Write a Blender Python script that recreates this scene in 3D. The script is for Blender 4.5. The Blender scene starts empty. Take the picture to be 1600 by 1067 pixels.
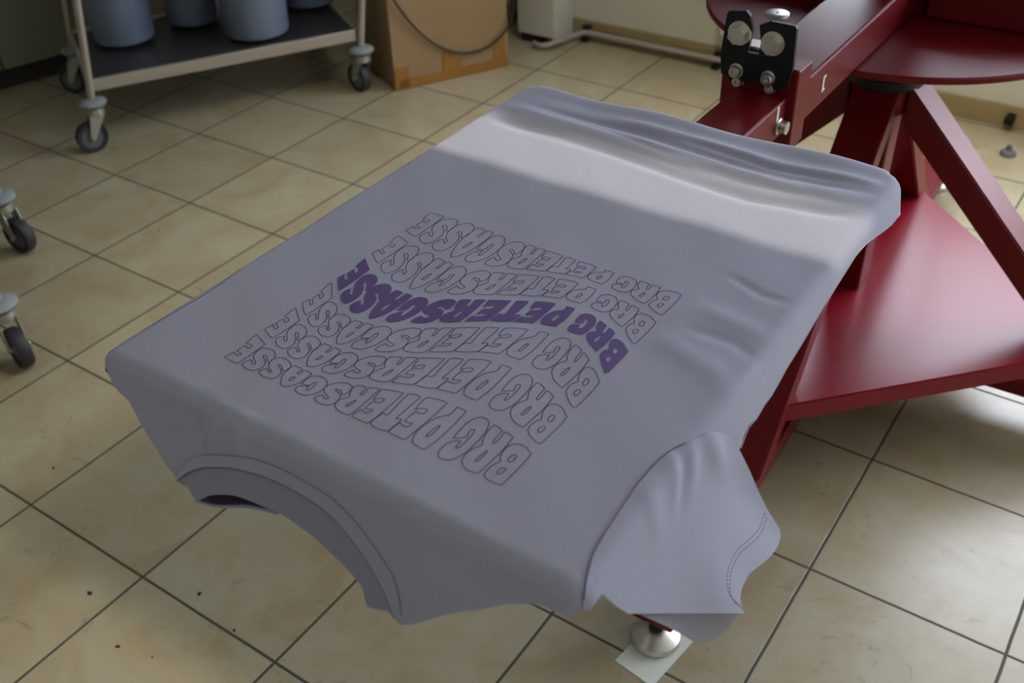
import bpy, bmesh, math, random
from math import sin, cos, pi, radians, hypot, atan2, exp
from mathutils import Vector, Matrix
from mathutils.geometry import delaunay_2d_cdt, tessellate_polygon
random.seed(7)
scene = bpy.context.scene
COL = scene.collection

# ------------------------------------------------------------------ camera
cam_data = bpy.data.cameras.new('camera')
cam = bpy.data.objects.new('camera', cam_data)
COL.objects.link(cam)
scene.camera = cam
cam_data.sensor_width = 36.0
cam_data.lens = 36.14
cam.matrix_world = Matrix(((0.826402, -0.318557, 0.464308, 1.95007), (0.562298, 0.510365, -0.650653, -0.95166), (-0.029696, 0.798780, 0.600890, 1.44189), (0, 0, 0, 1)))
cam_data.dof.use_dof = True
cam_data.dof.focus_distance = 1.12
cam_data.dof.aperture_fstop = 7.0
cam_data.clip_start = 0.02

# ------------------------------------------------------------------ colour / world / exposure
scene.view_settings.view_transform = 'Standard'
scene.view_settings.look = 'None'
scene.view_settings.gamma = 1.0
scene.view_settings.use_curve_mapping = False
scene.view_settings.exposure = -0.07
scene.cycles.use_denoising = True
scene.cycles.max_bounces = 7
scene.cycles.diffuse_bounces = 4
scene.cycles.caustics_reflective = False
scene.cycles.caustics_refractive = False
world = bpy.data.worlds.new('world'); scene.world = world
world.use_nodes = True
world.node_tree.nodes['Background'].inputs[0].default_value = (0.55, 0.6, 0.75, 1)
world.node_tree.nodes['Background'].inputs[1].default_value = 0.3

WINDOW_POWER = 10.0        # brightness of the frosted daylight panes in the back wall
FILL_PANE_POWER = 0.35   # added fill panes in the wall behind the camera
BAND_LAMP_POWER = 1350.0         # added lamp over the press, lights the strip on the shirt
FILL_LAMP_POWER = 4.0  # added fill lamp on the camera side of the room

# ------------------------------------------------------------------ materials
def new_mat(name):
    m = bpy.data.materials.new(name); m.use_nodes = True
    nt = m.node_tree
    return m, nt, nt.nodes['Principled BSDF']
def link(nt, a, b): nt.links.new(a, b)
def simple(name, col, rough=0.5, metal=0.0, noise=0.0, nscale=30.0, bump=0.0, bscale=200.0, coat=0.0, spec=0.5):
    m, nt, b = new_mat(name)
    b.inputs['Base Color'].default_value = (*col, 1)
    b.inputs['Roughness'].default_value = rough
    b.inputs['Metallic'].default_value = metal
    b.inputs['Specular IOR Level'].default_value = spec
    b.inputs['Coat Weight'].default_value = coat
    b.inputs['Coat Roughness'].default_value = 0.12
    tc = nt.nodes.new('ShaderNodeTexCoord')
    if noise:
        n = nt.nodes.new('ShaderNodeTexNoise'); n.inputs['Scale'].default_value = nscale
        n.inputs['Detail'].default_value = 4
        link(nt, tc.outputs['Object'], n.inputs['Vector'])
        mx = nt.nodes.new('ShaderNodeMix'); mx.data_type = 'RGBA'
        mx.inputs['A'].default_value = (*[c*(1-noise) for c in col], 1)
        mx.inputs['B'].default_value = (*[min(1, c*(1+noise)) for c in col], 1)
        link(nt, n.outputs['Fac'], mx.inputs['Factor'])
        link(nt, mx.outputs['Result'], b.inputs['Base Color'])
    if bump:
        n2 = nt.nodes.new('ShaderNodeTexNoise'); n2.inputs['Scale'].default_value = bscale
        link(nt, tc.outputs['Object'], n2.inputs['Vector'])
        bp_ = nt.nodes.new('ShaderNodeBump'); bp_.inputs['Strength'].default_value = bump
        bp_.inputs['Distance'].default_value = 0.001
        link(nt, n2.outputs['Fac'], bp_.inputs['Height'])
        link(nt, bp_.outputs['Normal'], b.inputs['Normal'])
    return m
def emit(name, col, strength):
    m, nt, b = new_mat(name)
    b.inputs['Base Color'].default_value = (*col, 1)
    b.inputs['Emission Color'].default_value = (*col, 1)
    b.inputs['Emission Strength'].default_value = strength
    return m

TILE = 0.3333
def tile_material():
    m, nt, b = new_mat('floor_tiles')
    N = nt.nodes.new
    tc = N('ShaderNodeTexCoord')
    sep = N('ShaderNodeSeparateXYZ'); link(nt, tc.outputs['Object'], sep.inputs[0])
    def math_(op, a, bb=None):
        n = N('ShaderNodeMath'); n.operation = op
        for i, v in enumerate((a, bb)):
            if v is None: continue
            if isinstance(v, (int, float)): n.inputs[i].default_value = v
            else: link(nt, v, n.inputs[i])
        return n.outputs[0]
    wob = N('ShaderNodeTexNoise'); wob.inputs['Scale'].default_value = 9; link(nt, tc.outputs['Object'], wob.inputs['Vector'])
    wv = math_('MULTIPLY', math_('SUBTRACT', wob.outputs['Fac'], 0.5), 0.008)
    ds = []
    cells = []
    for k in 'XY':
        t = math_('DIVIDE', sep.outputs[k], TILE)
        t2 = math_('ADD', t, wv)
        fr = math_('FRACT', math_('ADD', t2, 0.5))
        ds.append(math_('ABSOLUTE', math_('SUBTRACT', fr, 0.5)))
        cells.append(math_('FLOOR', t))
    d = math_('MULTIPLY', math_('MINIMUM', ds[0], ds[1]), TILE)
    mr = N('ShaderNodeMapRange'); mr.interpolation_type = 'SMOOTHSTEP'
    mr.inputs['From Min'].default_value = 0.0019; mr.inputs['From Max'].default_value = 0.0034
    link(nt, d, mr.inputs['Value'])
    cmb = N('ShaderNodeCombineXYZ'); link(nt, cells[0], cmb.inputs[0]); link(nt, cells[1], cmb.inputs[1])
    wn = N('ShaderNodeTexWhiteNoise'); wn.noise_dimensions = '3D'; link(nt, cmb.outputs[0], wn.inputs['Vector'])
    # shift the marbling in every tile
    sc_ = N('ShaderNodeVectorMath'); sc_.operation = 'SCALE'; link(nt, wn.outputs['Color'], sc_.inputs[0]); sc_.inputs['Scale'].default_value = 7
    ad = N('ShaderNodeVectorMath'); ad.operation = 'ADD'; link(nt, sc_.outputs[0], ad.inputs[0]); link(nt, tc.outputs['Object'], ad.inputs[1])
    n1 = N('ShaderNodeTexNoise'); n1.inputs['Scale'].default_value = 7.5; n1.inputs['Detail'].default_value = 6; n1.inputs['Roughness'].default_value = 0.62
    n1.inputs['Distortion'].default_value = 0.7
    link(nt, ad.outputs[0], n1.inputs['Vector'])
    cr = N('ShaderNodeValToRGB')
    cr.color_ramp.elements[0].position = 0.32; cr.color_ramp.elements[0].color = (0.365, 0.283, 0.16, 1)
    cr.color_ramp.elements[1].position = 0.66; cr.color_ramp.elements[1].color = (0.44, 0.40, 0.28, 1)
    e = cr.color_ramp.elements.new(0.5); e.color = (0.405, 0.35, 0.225, 1)
    link(nt, n1.outputs['Fac'], cr.inputs[0])
    # dark smudges and veins
    n2 = N('ShaderNodeTexNoise'); n2.inputs['Scale'].default_value = 16; n2.inputs['Detail'].default_value = 8; n2.inputs['Distortion'].default_value = 1.6
    link(nt, ad.outputs[0], n2.inputs['Vector'])
    vr = N('ShaderNodeMapRange'); vr.inputs['From Min'].default_value = 0.30; vr.inputs['From Max'].default_value = 0.36
    vr.inputs['To Min'].default_value = 0.78; vr.inputs['To Max'].default_value = 1.0
    link(nt, n2.outputs['Fac'], vr.inputs['Value'])
    vv = N('ShaderNodeTexVoronoi'); vv.feature = 'DISTANCE_TO_EDGE'; vv.inputs['Scale'].default_value = 5.5
    link(nt, n2.outputs['Color'], vv.inputs['Vector'])
    mv = N('ShaderNodeMix'); mv.data_type = 'RGBA'; mv.blend_type = 'MULTIPLY'; mv.inputs['Factor'].default_value = 1
    link(nt, cr.outputs[0], mv.inputs['A']); link(nt, vr.outputs[0], mv.inputs['B'])
    hv = N('ShaderNodeHueSaturation'); link(nt, mv.outputs['Result'], hv.inputs['Color'])
    link(nt, math_('ADD', math_('MULTIPLY', wn.outputs['Value'], 0.12), 0.93), hv.inputs['Value'])
    mg = N('ShaderNodeMix'); mg.data_type = 'RGBA'
    mg.inputs['A'].default_value = (0.04, 0.034, 0.02, 1)
    link(nt, mr.outputs[0], mg.inputs['Factor']); link(nt, hv.outputs[0], mg.inputs['B'])
    link(nt, mg.outputs['Result'], b.inputs['Base Color'])
    rr = N('ShaderNodeMapRange'); rr.inputs['To Min'].default_value = 0.8; rr.inputs['To Max'].default_value = 0.31
    b.inputs['Specular IOR Level'].default_value = 1.0
    link(nt, mr.outputs[0], rr.inputs['Value']); link(nt, rr.outputs[0], b.inputs['Roughness'])
    bu = N('ShaderNodeBump'); bu.inputs['Strength'].default_value = 0.5; bu.inputs['Distance'].default_value = 0.0015
    hh = math_('ADD', mr.outputs[0], math_('MULTIPLY', n1.outputs['Fac'], 0.25))
    link(nt, hh, bu.inputs['Height']); link(nt, bu.outputs['Normal'], b.inputs['Normal'])
    return m

def cloth_material(name, col, rib=False):
    m, nt, b = new_mat(name)
    N = nt.nodes.new
    tc = N('ShaderNodeTexCoord')
    n = N('ShaderNodeTexNoise'); n.inputs['Scale'].default_value = 900; n.inputs['Detail'].default_value = 3
    link(nt, tc.outputs['Object'], n.inputs['Vector'])
    mx = N('ShaderNodeMix'); mx.data_type = 'RGBA'
    mx.inputs['A'].default_value = (*[c*0.86 for c in col], 1); mx.inputs['B'].default_value = (*[c*1.12 for c in col], 1)
    link(nt, n.outputs['Fac'], mx.inputs['Factor']); link(nt, mx.outputs['Result'], b.inputs['Base Color'])
    b.inputs['Roughness'].default_value = 0.95
    b.inputs['Specular IOR Level'].default_value = 0.15
    b.inputs['Sheen Weight'].default_value = 0.15
    b.inputs['Sheen Roughness'].default_value = 0.5
    bu = N('ShaderNodeBump'); bu.inputs['Strength'].default_value = 0.25; bu.inputs['Distance'].default_value = 0.0006
    if rib:
        uv = N('ShaderNodeUVMap')
        w = N('ShaderNodeTexWave'); w.bands_direction = 'X'; w.inputs['Scale'].default_value = 60.0
        link(nt, uv.outputs[0], w.inputs['Vector'])
        link(nt, w.outputs['Fac'], bu.inputs['Height']); bu.inputs['Strength'].default_value = 0.5
    else:
        link(nt, n.outputs['Fac'], bu.inputs['Height'])
    link(nt, bu.outputs['Normal'], b.inputs['Normal'])
    return m

M_TILE = tile_material()
M_WALL = simple('wall_plaster', (0.62, 0.60, 0.50), 0.9, noise=0.05, nscale=8, bump=0.4, bscale=90)
M_CEIL = simple('ceiling_paint', (0.7, 0.7, 0.66), 0.95, noise=0.02, nscale=4)
M_SKIRT = simple('skirting_tile', (0.33, 0.25, 0.12), 0.5, noise=0.12, nscale=14)
M_CLOTH = cloth_material('lavender_jersey', (0.335, 0.34, 0.42))
M_RIB = cloth_material('lavender_rib', (0.30, 0.305, 0.385), rib=True)
M_INSIDE = cloth_material('lavender_inside', (0.30, 0.29, 0.38))
M_SEAM = simple('seam_thread', (0.12, 0.11, 0.18), 0.95, noise=0.1, nscale=400)
M_STITCH = simple('stitch_thread', (0.19, 0.18, 0.25), 0.9, noise=0.1, nscale=400)
M_NECK_SHADE = simple('neck_shade_cloth', (0.085, 0.07, 0.12), 0.95, noise=0.1, nscale=300)  # shirt cloth darkened to paint the shade inside the neck
M_INK = simple('violet_ink', (0.105, 0.062, 0.20), 0.75, noise=0.06, nscale=500, bump=0.1, bscale=900)
M_INKL = simple('violet_ink_line', (0.11, 0.085, 0.20), 0.8, noise=0.06, nscale=500)
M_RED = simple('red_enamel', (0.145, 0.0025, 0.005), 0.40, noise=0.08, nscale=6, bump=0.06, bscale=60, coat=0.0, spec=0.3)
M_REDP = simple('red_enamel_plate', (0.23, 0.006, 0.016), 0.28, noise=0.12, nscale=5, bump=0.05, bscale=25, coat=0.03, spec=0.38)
M_BLACK = simple('black_steel', (0.005, 0.006, 0.006), 0.5, noise=0.1, nscale=30, spec=0.3)
M_STEEL = simple('zinc_steel', (0.62, 0.60, 0.56), 0.32, metal=0.9, noise=0.12, nscale=40)
M_BOLT = simple('brassy_zinc', (0.66, 0.62, 0.50), 0.34, metal=0.85, noise=0.12, nscale=60)
M_BOARD = simple('platen_board', (0.55, 0.5, 0.4), 0.7, noise=0.08, nscale=20)
M_STAIN = simple('stainless_steel', (0.50, 0.46, 0.40), 0.38, metal=0.7, noise=0.06, nscale=12)
M_SHELF = simple('dark_shelf_mat', (0.035, 0.033, 0.036), 0.35, noise=0.15, nscale=10)
M_BUMPER = simple('grey_rubber', (0.24, 0.27, 0.27), 0.7, noise=0.08, nscale=20)
M_TYRE = simple('dark_tyre', (0.022, 0.020, 0.026), 0.6, noise=0.1, nscale=30)
M_HUB = simple('grey_wheel_hub', (0.12, 0.12, 0.13), 0.5, noise=0.1, nscale=30)
M_FORK = simple('galvanised_fork', (0.42, 0.43, 0.36), 0.35, metal=0.6, noise=0.1, nscale=30)
M_BUCKET = simple('bluish_plastic', (0.145, 0.18, 0.25), 0.45, noise=0.05, nscale=8)
M_CARD = simple('cardboard', (0.30, 0.195, 0.10), 0.85, noise=0.10, nscale=7, bump=0.15, bscale=120)
M_TAPE = simple('brown_tape', (0.29, 0.135, 0.022), 0.5, noise=0.12, nscale=9)
M_CABLE = simple('black_cable', (0.022, 0.018, 0.012), 0.5, noise=0.1, nscale=30)
M_WHITE = simple('white_lacquer', (0.62, 0.62, 0.55), 0.5, noise=0.04, nscale=6)
M_CABINET = simple('cream_lacquer', (0.18, 0.18, 0.125), 0.5, noise=0.05, nscale=5)
M_PLINTH = simple('dark_plinth', (0.02, 0.018, 0.014), 0.7, noise=0.1, nscale=10)
M_PIPE = simple('painted_pipe', (0.36, 0.31, 0.29), 0.45, noise=0.06, nscale=20)
M_PAPER = simple('white_paper', (0.72, 0.74, 0.66), 0.8, noise=0.04, nscale=20)
M_GLASSDIM = emit('daylight_pane', (0.80, 0.86, 1.0), WINDOW_POWER)
M_FILL_PANE = emit('fill_pane', (0.86, 0.90, 1.0), FILL_PANE_POWER)
M_BAND_LAMP = emit('band_light', (1.0, 0.92, 0.76), BAND_LAMP_POWER)
M_FILL_LAMP = emit('fill_lamp_warm', (1.0, 0.86, 0.55), FILL_LAMP_POWER)
M_FRAME = simple('window_frame_paint', (0.6, 0.6, 0.58), 0.4, noise=0.03, nscale=10)
M_MESH = simple('shadow_screen_mesh', (0.25, 0.22, 0.12), 0.6, noise=0.05, nscale=40)
M_ALU = simple('aluminium', (0.55, 0.55, 0.55), 0.35, metal=0.9, noise=0.05, nscale=20)
M_DEBRIS = simple('dirt_speck', (0.03, 0.025, 0.018), 0.9, noise=0.1, nscale=100)

# ------------------------------------------------------------------ object helpers
def obj(name, bm, mat, parent=None, smooth=False, mw=None):
    me = bpy.data.meshes.new(name)
    bmesh.ops.recalc_face_normals(bm, faces=bm.faces)
    bm.to_mesh(me); bm.free()
    if smooth is True:
        for p in me.polygons: p.use_smooth = True
    elif smooth:
        for p in me.polygons: p.use_smooth = True
        me.set_sharp_from_angle(angle=radians(smooth))
    me.materials.append(mat)
    o = bpy.data.objects.new(name, me); COL.objects.link(o)
    if parent is not None: o.parent = parent
    if mw is not None: o.matrix_local = mw
    return o
def thing(name, label, cat, loc=(0, 0, 0), rotz=0.0, group=None):
    o = bpy.data.objects.new(name, None); COL.objects.link(o)
    o.location = loc; o.rotation_euler = (0, 0, rotz); o.empty_display_size = 0.05
    o['label'] = label; o['category'] = cat
    if group: o['group'] = group
    return o
def tag(o, label, cat, group=None):
    o['label'] = label; o['category'] = cat
    if group: o['group'] = group
    return o
def struct(name, bm, m, parent=None):
    o = obj(name, bm, m, parent)
    if parent is None: o['kind'] = 'structure'
    return o
def add_box(bm, c, s, rot=None, bevel=0.0, seg=2):
    m = Matrix.Translation(c) @ (rot.to_4x4() if rot is not None else Matrix.Identity(4)) @ Matrix.Diagonal((s[0], s[1], s[2], 1))
    r = bmesh.ops.create_cube(bm, size=1.0, matrix=m)
    if bevel:
        es = list({e for v in r['verts'] for e in v.link_edges})
        bmesh.ops.bevel(bm, geom=es, offset=bevel, segments=seg, affect='EDGES', profile=0.5)
def box(c, s, rot=None, bevel=0.0, seg=2):
    bm = bmesh.new(); add_box(bm, c, s, rot, bevel, seg); return bm
def align(d):
    return Vector(d).normalized().to_track_quat('Z', 'Y').to_matrix()
def add_cyl(bm, a, b, r1, r2=None, seg=24, caps=True):
    a, b = Vector(a), Vector(b); d = b - a
    m = Matrix.Translation((a + b) / 2) @ align(d).to_4x4()
    bmesh.ops.create_cone(bm, cap_ends=caps, segments=seg, radius1=r1, radius2=r1 if r2 is None else r2, depth=d.length, matrix=m)
def cyl(a, b, r1, r2=None, seg=24):
    bm = bmesh.new(); add_cyl(bm, a, b, r1, r2, seg); return bm
def add_lathe(bm, prof, seg=40, mat=Matrix.Identity(4), close=False):
    rings = []
    for r, z in prof:
        if r < 1e-6: rings.append([bm.verts.new(mat @ Vector((0, 0, z)))])
        else: rings.append([bm.verts.new(mat @ Vector((r*cos(2*pi*i/seg), r*sin(2*pi*i/seg), z))) for i in range(seg)])
    prs = list(zip(rings, rings[1:])) + ([(rings[-1], rings[0])] if close else [])
    for A, B in prs:
        if len(A) == 1 and len(B) == 1: continue
        for i in range(seg):
            j = (i+1) % seg
            if len(A) == 1: bm.faces.new((A[0], B[i], B[j]))
            elif len(B) == 1: bm.faces.new((A[i], A[j], B[0]))
            else: bm.faces.new((A[i], A[j], B[j], B[i]))
def lathe(prof, seg=40, mat=Matrix.Identity(4), close=False):
    bm = bmesh.new(); add_lathe(bm, prof, seg, mat, close); return bm
def add_tube(bm, pts, r, seg=8, closed=False):
    pts = [Vector(p) for p in pts]; n = len(pts); rings = []
    up = None
    for i, p in enumerate(pts):
        t = (pts[min(i+1, n-1)] - pts[max(i-1, 0)]).normalized()
        if up is None: up = Vector((0, 0, 1)) if abs(t.z) < .9 else Vector((1, 0, 0))
        x = t.cross(up)
        if x.length < 1e-6: x = t.orthogonal()
        x.normalize(); y = x.cross(t).normalized(); up = y
        rings.append([bm.verts.new(p + r*(cos(2*pi*k/seg)*x + sin(2*pi*k/seg)*y)) for k in range(seg)])
    for A, B in zip(rings, rings[1:]):
        for k in range(seg):
            bm.faces.new((A[k], A[(k+1) % seg], B[(k+1) % seg], B[k]))
    bm.faces.new(rings[0][::-1]); bm.faces.new(rings[-1])
def add_prism(bm, poly, z0, z1, mat=Matrix.Identity(4)):
    a = [bm.verts.new(mat @ Vector((x, y, z0))) for x, y in poly]
    b = [bm.verts.new(mat @ Vector((x, y, z1))) for x, y in poly]
    bm.faces.new(a[::-1]); bm.faces.new(b)
    for i in range(len(poly)):
        j = (i+1) % len(poly); bm.faces.new((a[i], a[j], b[j], b[i]))
def catmull(pts, n=6, closed=False):
    out = []; N = len(pts)
    rng = N if closed else N-1
    for i in range(rng):
        P = [pts[(i+k) % N] if closed else pts[min(max(i+k, 0), N-1)] for k in (-1, 0, 1, 2)]
        for s in range(n):
            t = s/n
            out.append(tuple(0.5*((2*P[1][d]) + (-P[0][d]+P[2][d])*t + (2*P[0][d]-5*P[1][d]+4*P[2][d]-P[3][d])*t*t
                       + (-P[0][d]+3*P[1][d]-3*P[2][d]+P[3][d])*t**3) for d in range(len(pts[0]))))
    if not closed: out.append(tuple(pts[-1]))
    return out

# ================================================================== SETTING
YW = 2.36          # back wall plane
XL, XR, YF, ZC = -2.9, 4.6, -3.6, 2.75
struct('floor', box(((XL+XR)/2, (YF+YW)/2, -0.05), (XR-XL+0.4, YW-YF+0.4, 0.1)), M_TILE)
struct('ceiling', box(((XL+XR)/2, (YF+YW)/2, ZC+0.05), (XR-XL+0.4, YW-YF+0.4, 0.1)), M_CEIL)
WX0, WX1, WZ0, WZ1 = 0.75, 2.05, 0.80, 2.25
DX0, DX1, DZ0 = 2.15, 4.1, 0.50
bm = bmesh.new()
add_box(bm, ((XL+WX0)/2, YW+0.1, ZC/2), (WX0-XL, 0.2, ZC))
add_box(bm, ((XR+DX1)/2, YW+0.1, ZC/2), (XR-DX1, 0.2, ZC))
add_box(bm, ((WX1+DX0)/2, YW+0.1, ZC/2), (DX0-WX1, 0.2, ZC))
add_box(bm, ((DX0+DX1)/2, YW+0.1, DZ0/2), (DX1-DX0, 0.2, DZ0))
add_box(bm, ((DX0+DX1)/2, YW+0.1, (WZ1+ZC)/2), (DX1-DX0, 0.2, ZC-WZ1))
add_box(bm, ((WX0+WX1)/2, YW+0.1, WZ0/2), (WX1-WX0, 0.2, WZ0))
add_box(bm, ((WX0+WX1)/2, YW+0.1, (WZ1+ZC)/2), (WX1-WX0, 0.2, ZC-WZ1))
struct('wall_back', bm, M_WALL)
struct('wall_left', box((XL-0.1, (YF+YW)/2, ZC/2), (0.2, YW-YF, ZC)), M_WALL)
struct('wall_right', box((XR+0.1, (YF+YW)/2, ZC/2), (0.2, YW-YF, ZC)), M_WALL)
FX0, FX1, FZ0, FZ1 = 0.3, 3.6, 1.1, 2.3
bm = bmesh.new()
add_box(bm, ((XL+FX0)/2, YF-0.1, ZC/2), (FX0-XL, 0.2, ZC))
add_box(bm, ((XR+FX1)/2, YF-0.1, ZC/2), (XR-FX1, 0.2, ZC))
add_box(bm, ((FX0+FX1)/2, YF-0.1, FZ0/2), (FX1-FX0, 0.2, FZ0))
add_box(bm, ((FX0+FX1)/2, YF-0.1, (FZ1+ZC)/2), (FX1-FX0, 0.2, ZC-FZ1))
struct('wall_front', bm, M_WALL)
def window(n, x0, x1, z0, z1, y, d, glass):
    w = bpy.data.objects.new('window_%d' % n, None); COL.objects.link(w); w['kind'] = 'structure'  # window_2 is the added fill window behind the camera
    w.location = (0, y, 0)
    bm = bmesh.new(); f = 0.05
    add_box(bm, ((x0+x1)/2, 0, z0+f/2), (x1-x0, 0.06, f)); add_box(bm, ((x0+x1)/2, 0, z1-f/2), (x1-x0, 0.06, f))
    k = 2
    for i in range(k+1):
        x = x0+f/2+(x1-x0-f)*i/k
        add_box(bm, (x, 0, (z0+z1)/2), (f, 0.06, z1-z0-2*f))
    struct('window_frame', bm, M_FRAME, w)
    for i in range(k):
        a = x0+f+(x1-x0-f)*i/k; b = x0+(x1-x0-f)*(i+1)/k
        bm = bmesh.new()
        add_box(bm, ((a+b)/2, 0.012*d, (z0+z1)/2), (b-a, 0.006, z1-z0-2*f))
        struct('window_pane', bm, glass, w)
window(1, WX0, WX1, WZ0, WZ1, YW+0.06, 1, M_GLASSDIM)
window(3, DX0, DX1, DZ0, WZ1, YW+0.06, 1, M_GLASSDIM)
window(2, FX0, FX1, FZ0, FZ1, YF-0.06, -1, M_FILL_PANE)  # added window behind the camera, fills the room with light
# tiled skirting along the back wall
struct('baseboard_back', box(((XL+XR)/2, YW-0.006, 0.035), (XR-XL, 0.012, 0.07), bevel=0.002), M_SKIRT)
struct('baseboard_left', box((XL+0.006, (YF+YW)/2, 0.035), (0.012, YW-YF, 0.07), bevel=0.002), M_SKIRT)

def fill_tube(label, x, y, m, w=1.4, d=0.09):
    t = thing('added_fill_light', label, 'lamp', (x, y, ZC))
    obj('housing', box((0, 0, -0.03), (w+0.08, d+0.10, 0.06), bevel=0.006), M_WHITE, t)
    obj('diffuser', box((0, 0, -0.069), (w, d, 0.014), bevel=0.003), m, t)
LAMP_X, LAMP_Y, LAMP_Z = 1.5, 0.75, 2.55  # added unseen lamp that makes the bright strip across the shirt
t = thing('added_band_lamp', 'added round lamp with a deep dark shade hanging unseen above the red printing press', 'lamp', (LAMP_X, LAMP_Y, 0))
bm = bmesh.new(); add_lathe(bm, [(0, 2.60), (.11, 2.60), (.15, 2.57), (.17, 2.35), (.172, 2.35), (.155, 2.575), (.115, 2.606), (0, 2.606)], 40)
obj('added_lamp_shade', bm, M_BLACK, t, smooth=40)
bm = bmesh.new(); add_cyl(bm, (0, 0, 2.605), (0, 0, ZC), .012); obj('stem', bm, M_BLACK, t, smooth=40)
obj('added_lamp_panel', box((0, 0, LAMP_Z+.005), (.14, .05, .01), bevel=.001), M_BAND_LAMP, t)
fill_tube('added long white fill light on the ceiling nearer the camera side of the room', 1.0, -1.7, M_FILL_LAMP, 1.4, 0.16)  # unseen lamp added to fill the near side with warm light

# ================================================================== SCREEN PRINTING PRESS
CX, CY = 1.475, 0.957
press = thing('screen_printing_press', 'dark red steel carousel screen printing press holding the shirt', 'printing press', (CX, CY, 0))
B = radians(2.0)
def rotz(a): return Matrix.Rotation(a, 4, 'Z')
PZ = 0.205
# floor cross with four feet
for k in range(4):
    R4 = rotz(B + k*pi/2)
    bm = bmesh.new(); add_box(bm, (0, -0.495, 0.085), (0.072, 0.87, 0.045), bevel=0.004)
    bm.transform(R4)
    obj('foot_bar', bm, M_RED, press)
    p = R4 @ Vector((0, -0.905, 0))
    bm = bmesh.new()
    add_lathe(bm, [(0, 0), (0.040, 0), (0.042, 0.004), (0.040, 0.012), (0.020, 0.026), (0.012, 0.03), (0, 0.03)], 36, Matrix.Translation((p.x, p.y, 0.001)))
    ft = obj('levelling_foot', bm, M_STEEL, press, smooth=35)
    bm = bmesh.new(); add_cyl(bm, (p.x, p.y, 0.024), (p.x, p.y, 0.068), 0.013)
    obj('threaded_stud', bm, M_BLACK, ft, smooth=35)
# slanted braces from the hub down to the floor cross
def brace_bm(k):
    s = 1.05; r0, z0 = 0.055, 0.665
    r1 = r0 + (z0-0.108)/s
    bm = bmesh.new()
    poly = [(r0, z0), (r1, 0.108), (r1-0.075/s, 0.108), (r0, z0-0.078)]
    w = 0.041
    a = [bm.verts.new((-w, -r, z)) for r, z in poly]; b = [bm.verts.new((w, -r, z)) for r, z in poly]
    bm.faces.new(a); bm.faces.new(b[::-1])
    for i in range(4):
        j = (i+1) % 4; bm.faces.new((a[i], b[i], b[j], a[j]))
    bmesh.ops.recalc_face_normals(bm, faces=bm.faces)
    bmesh.ops.bevel(bm, geom=bm.edges[:], offset=0.003, segments=2, affect='EDGES')
    bm.transform(rotz(B + k*pi/2)); return bm
for k in range(4): obj('brace', brace_bm(k), M_RED, press)
# diamond shelf plate
bm = bmesh.new()
q = 0.505; c = 0.02
poly = [(q-c, -c), (q-c, c), (c, q-c), (-c, q-c), (-q+c, c), (-q+c, -c), (-c, -q+c), (c, -q+c)]
add_prism(bm, [(x, y) for x, y in poly], PZ-0.042, PZ)
bmesh.ops.recalc_face_normals(bm, faces=bm.faces)
bmesh.ops.bevel(bm, geom=bm.edges[:], offset=0.003, segments=2, affect='EDGES')
bm.transform(rotz(B))
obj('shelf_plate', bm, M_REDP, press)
# column
obj('column', box((0, 0, 0.425), (0.072, 0.072, 0.44), rotz(B).to_3x3(), 0.004), M_RED, press)
bm = bmesh.new(); add_lathe(bm, [(0, .60), (.055, .60), (.062, .615), (.062, .652), (0, .652)])
obj('collar', bm, M_RED, press, smooth=35)
bm = bmesh.new(); add_lathe(bm, [(0, .652), (.068, .652), (.071, .656), (.071, .672), (.068, .676), (0, .676)])
obj('bearing_ring', bm, M_BLACK, press, smooth=35)
bm = bmesh.new(); add_lathe(bm, [(0, .676), (.062, .676), (.066, .70), (.085, .765), (.12, .785), (0, .785)])
obj('hub', bm, M_RED, press, smooth=35)
DR = 0.345
bm = bmesh.new(); add_lathe(bm, [(0, .785), (DR-.003, .785), (DR, .788), (DR, .794), (DR-.003, .797), (0, .797)], 96)
obj('carousel_disc', bm, M_RED, press, smooth=35)
# upper post with the print arms
bm = bmesh.new(); add_cyl(bm, (0, 0, .797), (0, 0, 1.03), 0.06, seg=40)
obj('upper_post', bm, M_RED, press, smooth=35)
bm = bmesh.new(); add_lathe(bm, [(0, 1.03), (.277, 1.03), (.28, 1.033), (.28, 1.039), (.277, 1.042), (0, 1.042)], 72)
obj('upper_disc', bm, M_RED, press, smooth=35)
# four platen arms
for k in range(4):
    R4 = rotz(k*pi/2)
    bm = bmesh.new()
    add_box(bm, (-.012, -0.31, 0.832), (0.098, 0.50, 0.066), bevel=0.004)
    bm.transform(R4); arm = obj('platen_arm', bm, M_RED, press)
    if k:
        bm = bmesh.new(); add_box(bm, (-0.02, -0.585, 0.829), (0.10, 0.05, 0.105), bevel=0.003); bm.transform(R4)
        obj('end_plate', bm, M_RED, press)
# ---- the arm that carries the shirt: end plate, stub, registration bracket
LX = -CX; LY = -CY      # handy offsets: world -> press coordinates
def W(x, y, z): return Vector((x+LX, y+LY, z))
bm = bmesh.new(); add_box(bm, W(1.457, 0.375, 0.830), (0.112, 0.05, 0.120), bevel=0.003)
endp = obj('end_plate', bm, M_RED, press)
bm = bmesh.new(); add_box(bm, W(1.464, 0.10, 0.824), (0.074, 0.51, 0.054), bevel=0.003)
obj('platen_stub', bm, M_RED, press)
for yy in (-0.42, -0.1):
    bm = bmesh.new(); add_box(bm, W(1.464, yy, 0.866), (0.30, 0.045, 0.025), bevel=0.002)
    obj('platen_crossbar', bm, M_RED, press)
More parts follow.
